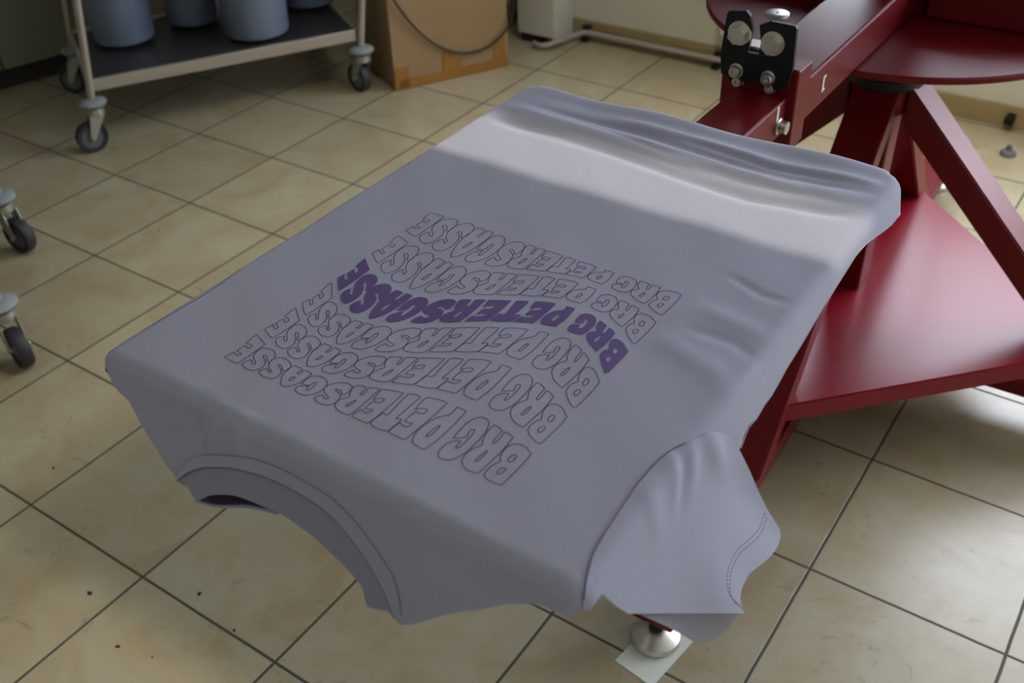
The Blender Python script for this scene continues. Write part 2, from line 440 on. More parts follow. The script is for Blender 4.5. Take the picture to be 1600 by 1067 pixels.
# black bracket: a W shaped plate traced upright, 6 mm thick
br = [(1.4035, .868), (1.400, .895), (1.404, .952), (1.407, .957), (1.4315, .9605), (1.437, .955), (1.4425, .938), (1.4395, .905),
      (1.4555, .905), (1.4565, .922), (1.4515, .945), (1.464, .951), (1.466, .953), (1.5005, .9525), (1.5035, .949), (1.5055, .897), (1.5015, .868), (1.488, .859),
      (1.47, .864), (1.42, .862)]
bm = bmesh.new()
mt = Matrix(((1, 0, 0, LX), (0, 0, -1, 0.349+LY), (0, 1, 0, 0), (0, 0, 0, 1)))
add_prism(bm, br, 0.0, 0.008, mt)
bmesh.ops.recalc_face_normals(bm, faces=bm.faces)
bmesh.ops.bevel(bm, geom=bm.edges[:], offset=0.0008, segments=1, affect='EDGES')
brk = obj('registration_bracket', bm, M_BLACK, press)
def bolt(x, z, r, h, name, parent, wr, m=M_STEEL, y=0.341):
    bm = bmesh.new()
    mm = Matrix(((1, 0, 0, x+LX), (0, 0, -1, y+LY), (0, 1, 0, z), (0, 0, 0, 1)))
    add_lathe(bm, [(0, 0), (wr, 0), (wr, 0.0022), (0, 0.0022)], 28, mm)
    hexp = [(r*cos(pi/3*i+.35), r*sin(pi/3*i+.35)) for i in range(6)]
    add_prism(bm, hexp, 0.0022, h, mm)
    bmesh.ops.recalc_face_normals(bm, faces=bm.faces)
    return obj(name, bm, m, parent, smooth=30)
bolt(1.4255, .930, .0125, .014, 'hex_bolt', brk, .0165, M_BOLT)
bolt(1.4740, .9245, .0125, .014, 'hex_bolt', brk, .0165, M_BOLT)
def cap(x, z, r, y=0.341, parent=brk):
    bm = bmesh.new()
    mm = Matrix(((1, 0, 0, x+LX), (0, 0, -1, y+LY), (0, 1, 0, z), (0, 0, 0, 1)))
    add_lathe(bm, [(0, 0), (r*1.25, 0), (r*1.25, .002), (r, .002), (r, .009), (r*.85, .011), (r*.45, .011), (r*.42, .006), (0, .006)], 28, mm)
    obj('socket_screw', bm, M_STEEL, parent, smooth=35)
cap(1.4265, .8775, .0082); cap(1.4735, .8765, .0082)
cap(1.4280, .8605, .0070, 0.350, endp); cap(1.4755, .8600, .0070, 0.350, endp)
# adjusting screw with a wide flat slotted head behind the bracket
bm = bmesh.new()
p = W(1.463, 0.372, 0)
add_lathe(bm, [(0, .90), (.005, .90), (.005, .935), (.011, .945), (.0165, .951), (.0165, .954), (.015, .955), (.003, .955), (.0025, .953), (0, .953)], 32, Matrix.Translation((p.x, p.y, 0)))
obj('adjusting_screw', bm, M_ALU, press, smooth=35)
bm = bmesh.new(); add_box(bm, W(1.452, 0.372, 0.898), (0.05, 0.03, 0.02), bevel=0.002)
obj('screw_block', bm, M_STEEL, press)
# side bolt on the stub and white index marks on both arm sides
bm = bmesh.new(); p = W(1.501, 0.325, 0.818)
add_lathe(bm, [(0, 0), (.012, 0), (.012, .003), (.009, .004), (.009, .014), (0, .014)], 24, Matrix.Translation(p) @ Matrix.Rotation(pi/2, 4, 'Y'))
obj('clamp_bolt', bm, M_STEEL, press, smooth=35)
obj('index_mark', box(W(1.5015, 0.318, 0.838), (0.0012, 0.006, 0.022)), M_PAPER, press)
bm = bmesh.new()
add_box(bm, W(1.5125, 0.46, 0.832), (0.0012, 0.006, 0.024))
add_box(bm, W(1.5125, 0.466, 0.842), (0.0012, 0.006, 0.003)); add_box(bm, W(1.5125, 0.466, 0.822), (0.0012, 0.006, 0.003))
mk = obj('index_mark', bm, M_PAPER, press)
# platen board under the shirt
bm = bmesh.new(); add_box(bm, W(1.4835, -0.257, 0.8875), (0.476, 0.618, 0.018), bevel=0.006)
obj('platen', bm, M_BOARD, press)
# screen frame added out of view above the platen to cast the straight shadow
def scr(y, z): return Vector((0, y+LY, z))
fr = thing_parent = press
E0 = (0.10, 0.0)
def lampline(y_on):     # height at y=0.10 of the ray from lamp centre to the shirt at y_on
    return 0.905 + (LAMP_Z-0.905)*(0.10-y_on)/(LAMP_Y-y_on)
zlo = lampline(-0.127)
dirv = Vector((0, -0.10, 0.42)).normalized(); L = 0.62
o0 = Vector((0, 0.10+LY, zlo))
bm = bmesh.new()
for sx in (-0.30, 0.30):
    a = o0 + Vector((sx, 0, 0)); m_ = Matrix.Translation(a + dirv*L/2) @ align(dirv).to_4x4()
    r = bmesh.ops.create_cube(bm, size=1, matrix=m_ @ Matrix.Diagonal((0.035, 0.035, L, 1)))
for t in (0.0175, L-0.0175):
    m_ = Matrix.Translation(o0 + dirv*t) @ align(dirv).to_4x4()
    bmesh.ops.create_cube(bm, size=1, matrix=m_ @ Matrix.Diagonal((0.035, 0.60, 0.035, 1)) if False else m_ @ Matrix.Diagonal((0.60, 0.035, 0.035, 1)))
sf = obj('shadow_screen', bm, M_ALU, press)
bm = bmesh.new()
m_ = Matrix.Translation(o0 + dirv*L/2) @ align(dirv).to_4x4()
bmesh.ops.create_cube(bm, size=1, matrix=m_ @ Matrix.Diagonal((0.58, 0.004, L-0.02, 1)))
obj('shadow_screen_mesh', bm, M_MESH, sf)
# flat hood added out of view to block the lamp beyond the bright strip
bm = bmesh.new(); add_box(bm, (0, 0.602+LY, 1.52), (0.9, 0.62, 0.05), bevel=0.004)
blocker = obj('light_blocker', bm, M_BLACK, press)
bm = bmesh.new(); add_cyl(bm, (0, 0, 1.04), (0, -.15, 1.50), .02); obj('blocker_post', bm, M_BLACK, blocker, smooth=40)
bm = bmesh.new()
add_tube(bm, [(-.2, -0.12, 1.05), (-.42, -0.35, 1.16), Vector((-.42, 0.03+LY, zlo+0.3)), Vector((-.30, 0.03+LY, zlo+0.3))], 0.018, 10)
obj('shadow_screen_arm', bm, M_RED, press)  # arm holding the added screen
# note stuck under the near foot
bm = bmesh.new(); add_box(bm, (0, 0, 0.0006), (0.075, 0.115, 0.0012), bevel=0)
pn = obj('paper_slip', bm, M_PAPER); pn.location = (1.517, 0.028, 0); pn.rotation_euler = (0, 0, radians(-8))
tag(pn, 'small white paper slip lying under the near steel foot of the press', 'paper')

# ================================================================== TROLLEYS
def caster(parent, x, y, zt, ang):
    """swivel castor: bumper disc, fork, wheel; ang = trail direction"""
    M = Matrix.Translation((x, y, 0)) @ rotz(ang)
    bm = bmesh.new()
    add_lathe(bm, [(0, zt-.012), (.030, zt-.012), (.040, zt-.006), (.043, zt+.001), (.036, zt+.009), (.016, zt+.014), (0, zt+.014)], 36, M)
    ca = obj('castor', bm, M_BUMPER, parent, smooth=40)
    bm = bmesh.new()
    add_lathe(bm, [(0, .116), (.026, .116), (.028, .121), (.026, .138), (0, .138)], 28, M)
    for s in (-1, 1):
        poly = [(-.022, .122), (.024, .122), (.040, .052), (.036, .044), (.026, .044), (.018, .056)]
        a = [bm.verts.new(M @ Vector((px, s*.020, pz))) for px, pz in poly]
        b = [bm.verts.new(M @ Vector((px, s*.0225, pz))) for px, pz in poly]
        bm.faces.new(a); bm.faces.new(b[::-1])
        for i in range(6):
            j = (i+1) % 6; bm.faces.new((a[i], b[i], b[j], a[j]))
    add_cyl(bm, M @ Vector((.031, -.027, .05)), M @ Vector((.031, .027, .05)), .006, seg=12)
    obj('fork', bm, M_FORK, ca, smooth=30)
    A = M @ Matrix.Translation((.031, 0, .05)) @ Matrix.Rotation(pi/2, 4, 'X')
    bm = bmesh.new(); add_lathe(bm, [(.034, -.014), (.046, -.015), (.0495, -.009), (.0495, .009), (.046, .015), (.034, .014)], 40, A, close=True)
    obj('tyre', bm, M_TYRE, ca, smooth=40)
    bm = bmesh.new(); add_lathe(bm, [(0, -.015), (.012, -.015), (.014, -.010), (.034, -.011), (.034, .011), (.014, .010), (.012, .015), (0, .015)], 32, A)
    obj('wheel_hub', bm, M_HUB, ca, smooth=40)
def trolley(label, P0, P1, depth, angs, lean=(0, 0), n='utility_trolley'):
    """P0,P1 = world positions of the two front posts; depth to the left of P0->P1"""
    d = Vector((P1[0]-P0[0], P1[1]-P0[1])); L = d.length; a = atan2(d.y, d.x)
    t = thing(n, label, 'trolley', (P0[0], P0[1], 0), a)
    cs = [(0, 0), (L, 0), (L, depth), (0, depth)]
    for (x, y), an in zip(cs, angs):
        caster(t, x, y, 0.155, an - a)
        bm = bmesh.new()
        add_tube(bm, [(x, y, .168), (x+lean[0], y+lean[1], .92)], .0125, 14)
        obj('post', bm, M_STAIN, t, smooth=40)
    for z, dx, dy in ((.19, 0, 0), (.82, lean[0]*.85, lean[1]*.85)):
        bm = bmesh.new()
        yc = depth/2
        add_box(bm, (L/2+dx, yc+dy, z+.012), (L-.03, depth-.03, .024))
        sh = obj('shelf', bm, M_SHELF, t)
        for yy in (.006, depth-.006): obj('shelf_rim', box((L/2+dx, yy+dy, z+.017), (L-.024, .016, .038), bevel=.003), M_STAIN, sh)
        for xx in (.006, L-.006): obj('shelf_rim', box((xx+dx, depth/2+dy, z+.017), (.016, depth-.03, .038), bevel=.003), M_STAIN, sh)
    for xx in (0, L):
        bm = bmesh.new()
        add_tube(bm, [(xx+lean[0], lean[1], .92), (xx+lean[0], depth/2+lean[1], .93), (xx+lean[0], depth+lean[1], .92)], .0125, 12)
        obj('push_handle', bm, M_STAIN, t, smooth=40)
    return t
T1 = trolley('tall stainless trolley by the back cabinet with plastic buckets on its dark lower shelf',
        (-.845, .772), (-.402, 1.530), .50, [radians(-110), radians(170), radians(200), radians(210)], lean=(.09, -.06))
T2 = trolley('stainless trolley at the left edge with only two grey-topped castors in view',
        (-.103, -.055), (-.548, .245), -.9 if False else .9, [radians(-12), radians(5), radians(200), radians(140)])

# buckets on the lower shelf
def bucket(label, x, y, r, h, group='plastic buckets on the trolley shelf'):
    t = thing('bucket', label, 'bucket', (x, y, .2265), 0, group)
    R2 = r*1.14
    bm = bmesh.new()
    add_lathe(bm, [(0, .0), (r-.006, 0), (r, .006), (R2, h), (R2+.004, h), (R2+.004, h-.03), (R2+.001, h-.032), (R2-.001, h-.004), (R2-.003, h), (r-.003, .008), (0, .006)], 56)
    obj('pail', bm, M_BUCKET, t, smooth=40)
    bm = bmesh.new(); add_lathe(bm, [(0, h+.001), (R2+.006, h+.001), (R2+.007, h+.006), (R2+.004, h+.01), (0, h+.008)], 48)
    obj('lid', bm, M_BUCKET, t, smooth=40)
bucket('bluish plastic bucket at the left end of the trolley shelf, nearest the front post', -1.04, 1.078, .097, .26)
bucket('shadowed bluish bucket standing further back in the middle of the trolley shelf', -.972, 1.318, .087, .24)
bucket('pale bluish bucket at the front of the trolley shelf beside the right post', -.688, 1.345, .103, .26)
bucket('pale bucket standing behind the front one at the right end of the shelf', -.745, 1.655, .090, .22)

# ================================================================== CARDBOARD BOX
ca = atan2(1.98-1.59, -.11+.32)
cb = thing('cardboard_box', 'brown cardboard box with orange tape strips standing on the floor behind the trolley', 'box', (-.32, 1.59, 0), ca)
L = hypot(.21, .39)
bm = bmesh.new(); add_box(bm, (L/2, .16, .215), (L, .32, .43), bevel=.003)
cbm = obj('carton', bm, M_CARD, cb)
for c_, s_ in (((.028, -.0012, .045), (.052, .0015, .075)), ((L/2+.005, -.0012, .019), (L-.02, .0015, .034)), ((.205, -.0014, .065), (.040, .0018, .085)),
               ((.240, -.0014, .045), (.035, .0016, .045)), ((L-.038, -.0014, .068), (.045, .0018, .085))):
    obj('tape_strip', box(c_, s_), M_TAPE, cb)
for y_ in (.079, .241): obj('top_flap', box((L/2, y_, .4315), (L, .156, .003)), M_CARD, cb)
# cable hanging in a loop in front of the box
mb = Matrix.Translation((-.32, 1.59, 0)) @ rotz(ca)
cp = [(-.10, -.05, .62), (-.05, -.035, .46), (.005, -.022, .345), (.07, -.018, .235), (.14, -.014, .155), (.215, -.014, .105), (.29, -.012, .085), (.36, -.014, .095), (.42, -.018, .135), (.455, -.02, .20), (.46, -.01, .30), (.44, .02, .44), (.43, .08, .4365), (.40, .16, .4385)]
bm = bmesh.new(); add_tube(bm, [mb @ Vector(p) for p in catmull(cp, 8)], .0042, 10)
cable = obj('power_cable', bm, M_CABLE, smooth=40)
tag(cable, 'dark cable hanging in a loose loop across the front of the cardboard box', 'cable')

# ================================================================== CABINET AT THE LEFT
ang = atan2(1.118-.8734, -1.454+1.521)
kb = thing('storage_cabinet', 'cream two-door floor cabinet standing behind the trolley at the left', 'cabinet', (-1.511, .892, 0), ang)
obj('plinth', box((.13, .28, .04), (1.12, .46, .08)), M_PLINTH, kb)
obj('body', box((.13, .27, .49), (1.22, .50, .82), bevel=.003), M_CABINET, kb)
for x0, x1 in ((-.47, -.012), (-.004, .735)):
    bm = bmesh.new(); add_box(bm, ((x0+x1)/2, .010, .475), (x1-x0, .018, .785), bevel=.003)
    dr = obj('door', bm, M_CABINET, kb)
    bm = bmesh.new(); hx = x1-.05 if x0 < -.1 else x0+.05
    add_tube(bm, [(hx, .002, .70), (hx, -.022, .705), (hx, -.022, .80), (hx, .002, .805)], .005, 8)
    obj('handle', bm, M_STEEL, dr)

# ================================================================== WHITE UNIT, RADIATOR, PIPES AT THE BACK WALL
wu = thing('wall_unit', 'narrow white cabinet with a black foot against the back wall behind the cardboard box', 'cabinet', (-.15, 2.285, 0))
obj('body', box((0, 0, .52), (.155, .145, .98), bevel=.004), M_WHITE, wu)
obj('side_panel', box((.0815, 0.0, .49), (.008, .145, .97), bevel=.002), M_WHITE, wu)
for y_ in (-.055, .05): obj('foot', box((-.02, y_, .0155), (.085, .03, .031)), M_BLACK, wu)
obj('dark_slab', box((-.135, .055, .45), (.10, .03, .85)), M_PLINTH, wu)  # dark slab beside the white unit
ra = thing('radiator', 'white ribbed panel radiator mounted on the back wall behind the press arm', 'radiator', (1.0, 2.30, .14))
for i in range(14): obj('rib', box((-.42+i*.035, 0, .30), (.026, .05, .60), bevel=.006), M_WHITE, ra)
bm = bmesh.new(); add_box(bm, (-.19, .015, .30), (.50, .02, .56)); obj('core_panel', bm, M_WHITE, ra)
for x in (-.3, -.05): obj('wall_bracket', box((x, .04, .3), (.04, .035, .1)), M_STEEL, ra)
pts = [(-.135, 2.185, .012), (-.11, 2.17, .014), (-.075, 2.175, .018), (-.03, 2.25, .028), (.0, 2.315, .034), (.05, 2.325, .034)] 
pts = catmull(pts, 6) + [(.3, 2.325, .034), (.9, 2.325, .034), (1.25, 2.325, .034)]
bm = bmesh.new(); add_tube(bm, pts, .0105, 12)
pipe = thing('heating_pipe', 'thin pinkish painted pipe running low along the back wall skirting', 'pipe', (0, 0, 0))
obj('tube', bm, M_PIPE, pipe, smooth=40)
for x in (.005, .545, 1.1):
    obj('pipe_clip', box((x, 2.338, .050), (.03, .026, .014), bevel=.003), M_BLACK, pipe)
    obj('clip_foot', box((x, 2.320, .010), (.026, .026, .018), bevel=.003), M_BLACK, pipe)
bm = bmesh.new(); add_box(bm, (0, 0, .016), (.028, .046, .026), bevel=.005)
sk = obj('wall_socket', bm, M_BLACK); sk.location = (1.528, 2.33, .020); tag(sk, 'small black block on the skirting at the right edge behind the red press', 'socket')
# small object on the floor at the right by the wall
bm = bmesh.new(); add_lathe(bm, [(0, 0), (.022, 0), (.024, .004), (.020, .012), (.010, .016), (.008, .03), (0, .032)], 24)
fs = obj('door_stop', bm, M_HUB); fs.location = (1.57, 2.16, 0)
tag(fs, 'small grey stub standing on the floor tiles by the back wall at the right edge', 'door stop')
# specks of dirt on the tiles
specks = [(.30, -.30), (.42, -.22)]
for x, y, r in ((.616, -.41, .0045), (.752, -.457, .004), (.282, -.243, .003), (.819, -.439, .002), (.784, -.303, .0035), (.895, -.325, .003)):
    specks.append((x, y, r))
for i, s_ in enumerate([s for s in specks if len(s) == 3]):
    x, y, r = s_
    bm = bmesh.new()
    n = 9; rr = [r*(.6+.6*random.random()) for _ in range(n)]
    add_prism(bm, [(rr[k]*cos(2*pi*k/n)*(1.5 if i % 2 == 0 else 1), rr[k]*sin(2*pi*k/n)) for k in range(n)], 0, r*.3)
    o = obj('dirt_speck', bm, M_DEBRIS); o.location = (x, y, 0); o.rotation_euler = (0, 0, i*1.3)
    tag(o, 'tiny dark speck of dirt on the beige floor tiles at the lower left', 'dirt', 'dirt specks on the floor tiles')

# ================================================================== T-SHIRT
SX0, SX1, SY0, SY1, SZ = 1.235, 1.732, -0.578, 0.113, 0.905
RHO = 0.014
def gauss(t): return exp(-t*t)
def sstep(a, b, t):
    t = min(max((t-a)/(b-a), 0), 1); return t*t*(3-2*t)
def ridge(u, v, line, w, amp, fade=0.05):
    """height of a soft fold that follows a polyline of (u,v)"""
    if u < line[0][0]-fade or u > line[-1][0]+fade: return 0.0
    uu = min(max(u, line[0][0]), line[-1][0])
    for a, b in zip(line, line[1:]):
        if uu <= b[0]:
            t = (uu-a[0])/(b[0]-a[0]); vc = a[1]+(b[1]-a[1])*t; break
    f = 1.0
    f *= sstep(line[0][0]-fade, line[0][0]+fade, u)*(1-sstep(line[-1][0]-fade, line[-1][0]+fade, u))
    return amp*f*gauss((v-vc)/w)
def fold(u, v):
    z = 0.0
    # folds across the hem end of the shirt
    z += ridge(u, v, [(1.236, .028), (1.366, .024), (1.478, .018), (1.574, .012), (1.70, .022)], .015, .0040, .04)
    z -= ridge(u, v, [(1.25, -.004), (1.352, -.003), (1.442, -.010), (1.519, -.022), (1.606, -.028), (1.70, -.012)], .010, .0052, .03)
    z -= ridge(u, v, [(1.30, .048), (1.45, .045), (1.56, .032), (1.62, .030), (1.70, .045)], .007, .0028, .04)
    z += ridge(u, v, [(1.40, .064), (1.50, .066), (1.60, .056), (1.70, .066)], .008, .0030, .04)
    z -= ridge(u, v, [(1.53, .004), (1.60, .000), (1.68, .008)], .006, .0020, .03)
    z -= ridge(u, v, [(1.36, .010), (1.45, .004), (1.54, -.008)], .005, .0016, .03)
    z += 0.002*sstep(.075, .10, v)
    z -= ridge(u, v, [(1.30, .036), (1.40, .030), (1.50, .010)], .0035, .0016, .02)
    z += ridge(u, v, [(1.42, .030), (1.52, .022), (1.66, .006)], .0040, .0014, .02)
    z -= ridge(u, v, [(1.50, .058), (1.60, .044), (1.70, .058)], .0040, .0016, .02)
    z -= ridge(u, v, [(1.27, -.012), (1.33, -.018), (1.40, -.016)], .0040, .0013, .02)
    z += .0022*sin(u*31+1.0)*sstep(.05, .10, v)
    # faint creases near the right edge and the armhole
    z -= ridge(u, v, [(1.655, -.178), (1.69, -.192), (1.715, -.190)], .004, .0016, .012)
    z += ridge(u, v, [(1.655, -.240), (1.70, -.245), (1.725, -.250)], .012, .0018, .02)
    z -= ridge(u, v, [(1.66, -.272), (1.70, -.270), (1.725, -.285)], .006, .0016, .015)
    z += ridge(u, v, [(1.64, -.30), (1.70, -.315), (1.725, -.335)], .014, .0016, .02)
    z *= sstep(1.232, 1.30, u)*(1-.8*sstep(1.695, 1.732, u))
    z += .0006*sin(u*47+v*13)*sin(v*39+2.1)
    return z
def shirt_point(u, v, PR=80.0, off=0.0, PN=70.0, wav=True):
    a, b, c, e = SX0+RHO, SX1-RHO, SY0+RHO, SY1-RHO
    cr = .020
    if v > e-cr:            # rounded far corners
        s_ = min((v-(e-cr))/cr, 1.0); k_ = cr*(1-math.sqrt(max(0.0, 1-s_*s_)))*.75; a += k_*.5; b -= k_
    qx, qy = min(max(u, a), b), min(max(v, c), e)
    dx, dy = u-qx, v-qy; d = hypot(dx, dy)
    f = fold(qx, qy) if wav else 0.0
    if d < 1e-7: return Vector((u, v, SZ+f+off))
    nx, ny = dx/d, dy/d
    wn, wf, wr, wl = max(-ny, 0)**2, max(ny, 0)**2, max(nx, 0)**2, max(-nx, 0)**2
    ph = radians(PN*wn+85*wf+PR*wr+88*wl)
    R_ = RHO
    if d < R_*ph:
        t = d/R_; h = R_*sin(t); g = R_*(1-cos(t)); nh, nv = sin(t), cos(t)
    else:
        h = R_*sin(ph)+(d-R_*ph)*cos(ph); g = R_*(1-cos(ph))+(d-R_*ph)*sin(ph); nh, nv = sin(ph), cos(ph)
    k = 0.0
    if wav and wn > .5:      # pull folds between neck and shoulder edge
        s = max(0, d-.012)
        k = .0045*gauss((u-1.385+.2*s)/.010)*gauss((s-.02)/.014) - .0045*gauss((u-1.365)/.009)*gauss((s-.02)/.014) + .0035*gauss((u-1.41)/.009)*gauss((s-.012)/.014)
        k += .006*gauss((u-1.62)/.05)*sstep(.0, .06, s)
    return Vector((qx+nx*(h+nh*(off+k)), qy+ny*(h+nh*(off+k)), SZ+f-g+nv*(off+k)))

def inside(p, poly):
    x, y = p; c = False; j = len(poly)-1
    for i in range(len(poly)):
        xi, yi = poly[i]; xj, yj = poly[j]
        if (yi > y) != (yj > y) and x < (xj-xi)*(y-yi)/(yj-yi)+xi: c = not c
        j = i
    return c
def near_poly(p, poly, d):
    for q in poly:
        if abs(q[0]-p[0]) < d and abs(q[1]-p[1]) < d: return True
    return False
def resample(pts, step, closed=True):
    out = []; n = len(pts)
    for i in range(n if closed else n-1):
        a, b = pts[i], pts[(i+1) % n]; L_ = hypot(b[0]-a[0], b[1]-a[1]); k = max(1, int(round(L_/step)))
        for s in range(k): out.append((a[0]+(b[0]-a[0])*s/k, a[1]+(b[1]-a[1])*s/k))
    if not closed: out.append(pts[-1])
    return out
def patch(outline, fn, step, thick=0.0, uvlayer=False, regions=None):
    """triangulated cloth patch: outline in flat cloth coordinates, fn maps to space"""
    ol = resample(outline, step)
    pts = list(ol)
    xs = [p[0] for p in ol]; ys = [p[1] for p in ol]
    j = 0; y = min(ys)
    while y < max(ys):
        x = min(xs)+(step/2 if j % 2 else 0)
        while x < max(xs):
            if inside((x, y), ol) and not near_poly((x, y), ol, step*.72): pts.append((x, y))
            x += step
        y += step*.87; j += 1
    n = len(ol)
    vs, es, fs, *_ = delaunay_2d_cdt([Vector(p) for p in pts], [(i, (i+1) % n) for i in range(n)], [], 1, 1e-6)
    bm = bmesh.new()
    V = [bm.verts.new(fn(p.x, p.y)) for p in vs]
    for f in fs:
        cx = sum(vs[i].x for i in f)/len(f); cy = sum(vs[i].y for i in f)/len(f)
        if inside((cx, cy), ol):
            try: bm.faces.new([V[i] for i in f])
            except ValueError: pass
    lone = [v for v in bm.verts if not v.link_faces]
    bmesh.ops.delete(bm, geom=lone, context='VERTS')
    return bm
def cloth(name, bm, mat, parent, t=0.0009):
    # give the sheet its thickness inwards, with crisp cut edges
    bmesh.ops.recalc_face_normals(bm, faces=bm.faces)
    if sum(f.normal.z*f.calc_area() for f in bm.faces) < 0: bmesh.ops.reverse_faces(bm, faces=bm.faces)
    bm.normal_update()
    uvl = bm.loops.layers.uv.active
    tops = list(bm.faces); vv = list(bm.verts)
    rim = [e for e in bm.edges if len(e.link_faces) == 1]
    loops = [(l.vert, l.link_loop_next.vert) for e in rim for l in e.link_loops]
    low_ = {v: bm.verts.new(v.co - v.normal*t) for v in vv}
    for f in tops:
        nf = bm.faces.new([low_[v] for v in reversed(f.verts)])
        if uvl:
            uvs = {l.vert: l[uvl].uv.copy() for l in f.loops}
            for l, v in zip(nf.loops, reversed(list(f.verts))): l[uvl].uv = uvs[v]
    for a, b in loops: bm.faces.new((b, a, low_[a], low_[b]))
    for e in bm.edges:
        if len(e.link_faces) == 2 and e.calc_face_angle(0) > radians(50): e.smooth = False
    o = obj(name, bm, mat, parent, smooth=True)
    return o

shirt = thing('t_shirt', 'lavender grey T-shirt pulled over the press platen with violet wavy lettering', 't-shirt', (0, 0, 0))
SHL = [(1.2466, -.5832), (1.2549, -.5946), (1.2664, -.6007), (1.2768, -.6029), (1.3035, -.6263), (1.3313, -.6458), (1.3422, -.65)]
NA = [(1.3422, -.65), (1.3489, -.6389), (1.3583, -.627), (1.3719, -.6169), (1.3858, -.6103), (1.4061, -.6026), (1.4259, -.5969), (1.4455, -.5937), (1.4653, -.5926), (1.4843, -.5924), (1.5031, -.5934), (1.5179, -.5955), (1.5309, -.5998), (1.5400, -.6040), (1.5583, -.6140), (1.5743, -.6236), (1.5843, -.6325), (1.5905, -.6425), (1.5951, -.6556)]
NB = [(1.3449, -.653), (1.3565, -.6404), (1.3729, -.6283), (1.3897, -.6203), (1.4072, -.6137), (1.4273, -.6091), (1.4472, -.6062), (1.4667, -.6050), (1.486, -.6050), (1.4987, -.6061), (1.5113, -.6084), (1.5244, -.6129), (1.5386, -.6199), (1.5572, -.6310), (1.567, -.6389), (1.5769, -.6473), (1.5846, -.6568), (1.5891, -.6622)]
NC = [(1.3466, -.6547), (1.3562, -.6543), (1.3626, -.6598), (1.3692, -.6621), (1.3824, -.651), (1.3934, -.6449), (1.4112, -.6382), (1.4301, -.6353), (1.4571, -.6331), (1.4702, -.6326), (1.4832, -.6341), (1.5029, -.6369), (1.5224, -.6427), (1.5345, -.6466), (1.5465, -.6515), (1.5527, -.6551), (1.5563, -.6624), (1.5602, -.6678), (1.57, -.6654), (1.5805, -.6616), (1.588, -.6628)]
HB = [(1.5889, -.6623), (1.5942, -.6647), (1.5988, -.6629), (1.6115, -.6537), (1.6294, -.6375), (1.645, -.6257), (1.659, -.6176), (1.677, -.6048), (1.6878, -.5999), (1.6967, -.5952), (1.704, -.5932), (1.7135, -.5931), (1.7253, -.5914), (1.734, -.5852), (1.7364, -.5786)]
SEAM = [(1.7311, -.5733), (1.7252, -.5626), (1.7185, -.5435), (1.7160, -.5308), (1.7137, -.5082), (1.7116, -.4786), (1.7108, -.4634), (1.7118, -.4377), (1.7153, -.4197), (1.7211, -.4055), (1.7277, -.386), (1.7338, -.3735)]
RS = [(1.7777, -.3344), (1.7712, -.3267), (1.768, -.3162), (1.7711, -.2992), (1.7678, -.2884), (1.7681, -.2667), (1.7615, -.236), (1.7572, -.1965), (1.7508, -.1546), (1.7467, -.1196), (1.7427, -.0813), (1.7400, -.0553), (1.7428, -.0261), (1.7499, .0049), (1.7545, .025), (1.7600, .05), (1.762, .09), (1.760, .135)]
body_outline = ([(1.195, .145)] + RS[::-1] + [(1.776, -.352), (1.752, -.372)] + SEAM[::-1] + HB[::-1] + NB[::-1] + SHL[::-1] + [(1.238, -.586), (1.205, -.580)])
bm = patch(body_outline, lambda u, v: shirt_point(u, v), .0052)
cloth('body', bm, M_CLOTH, shirt)
# ribbed collar between the seam and its free edge
def strip_uv(A, Bc, rows, fn, nA):
    """loft between two polylines of flat cloth coordinates, with UV along the strip"""
    def samp(P, n):
        L = [0]
        for a, b in zip(P, P[1:]): L.append(L[-1]+hypot(b[0]-a[0], b[1]-a[1]))
        out = []
        for i in range(n):
            s = L[-1]*i/(n-1); k = 0
            while k < len(P)-2 and L[k+1] < s: k += 1
            t = (s-L[k])/max(1e-9, L[k+1]-L[k]); out.append((P[k][0]+(P[k+1][0]-P[k][0])*t, P[k][1]+(P[k+1][1]-P[k][1])*t))
        return out, L[-1]
    a, la = samp(A, nA); b, lb = samp(Bc, nA)
    bm = bmesh.new(); uvl = bm.loops.layers.uv.new('UVMap'); g = []
    for i in range(nA):
        g.append([bm.verts.new(fn(a[i][0]+(b[i][0]-a[i][0])*k/rows, a[i][1]+(b[i][1]-a[i][1])*k/rows)) for k in range(rows+1)])
    for i in range(nA-1):
        for k in range(rows):
            f = bm.faces.new((g[i][k], g[i+1][k], g[i+1][k+1], g[i][k+1]))
            for lp, (ii, kk) in zip(f.loops, ((i, k), (i+1, k), (i+1, k+1), (i, k+1))):
                lp[uvl].uv = (la*ii/(nA-1)*9.0, kk/rows)
    return bm
NBs = catmull(NB, 4); NCf = catmull(NC[3:], 4)
NCl = [NC[0], NC[1], NC[2]] + NCf
collar = cloth('collar', strip_uv(NBs, NCl, 8, lambda u, v: shirt_point(u, v, off=-.0006), 150), M_RIB, shirt, .0014)
# raised hem band over the collar seam
bm = strip_uv(catmull(NA, 4), NBs, 6, lambda u, v: shirt_point(u, v, off=.0011), 130)
cloth('neck_band', bm, M_CLOTH, shirt, .0011)
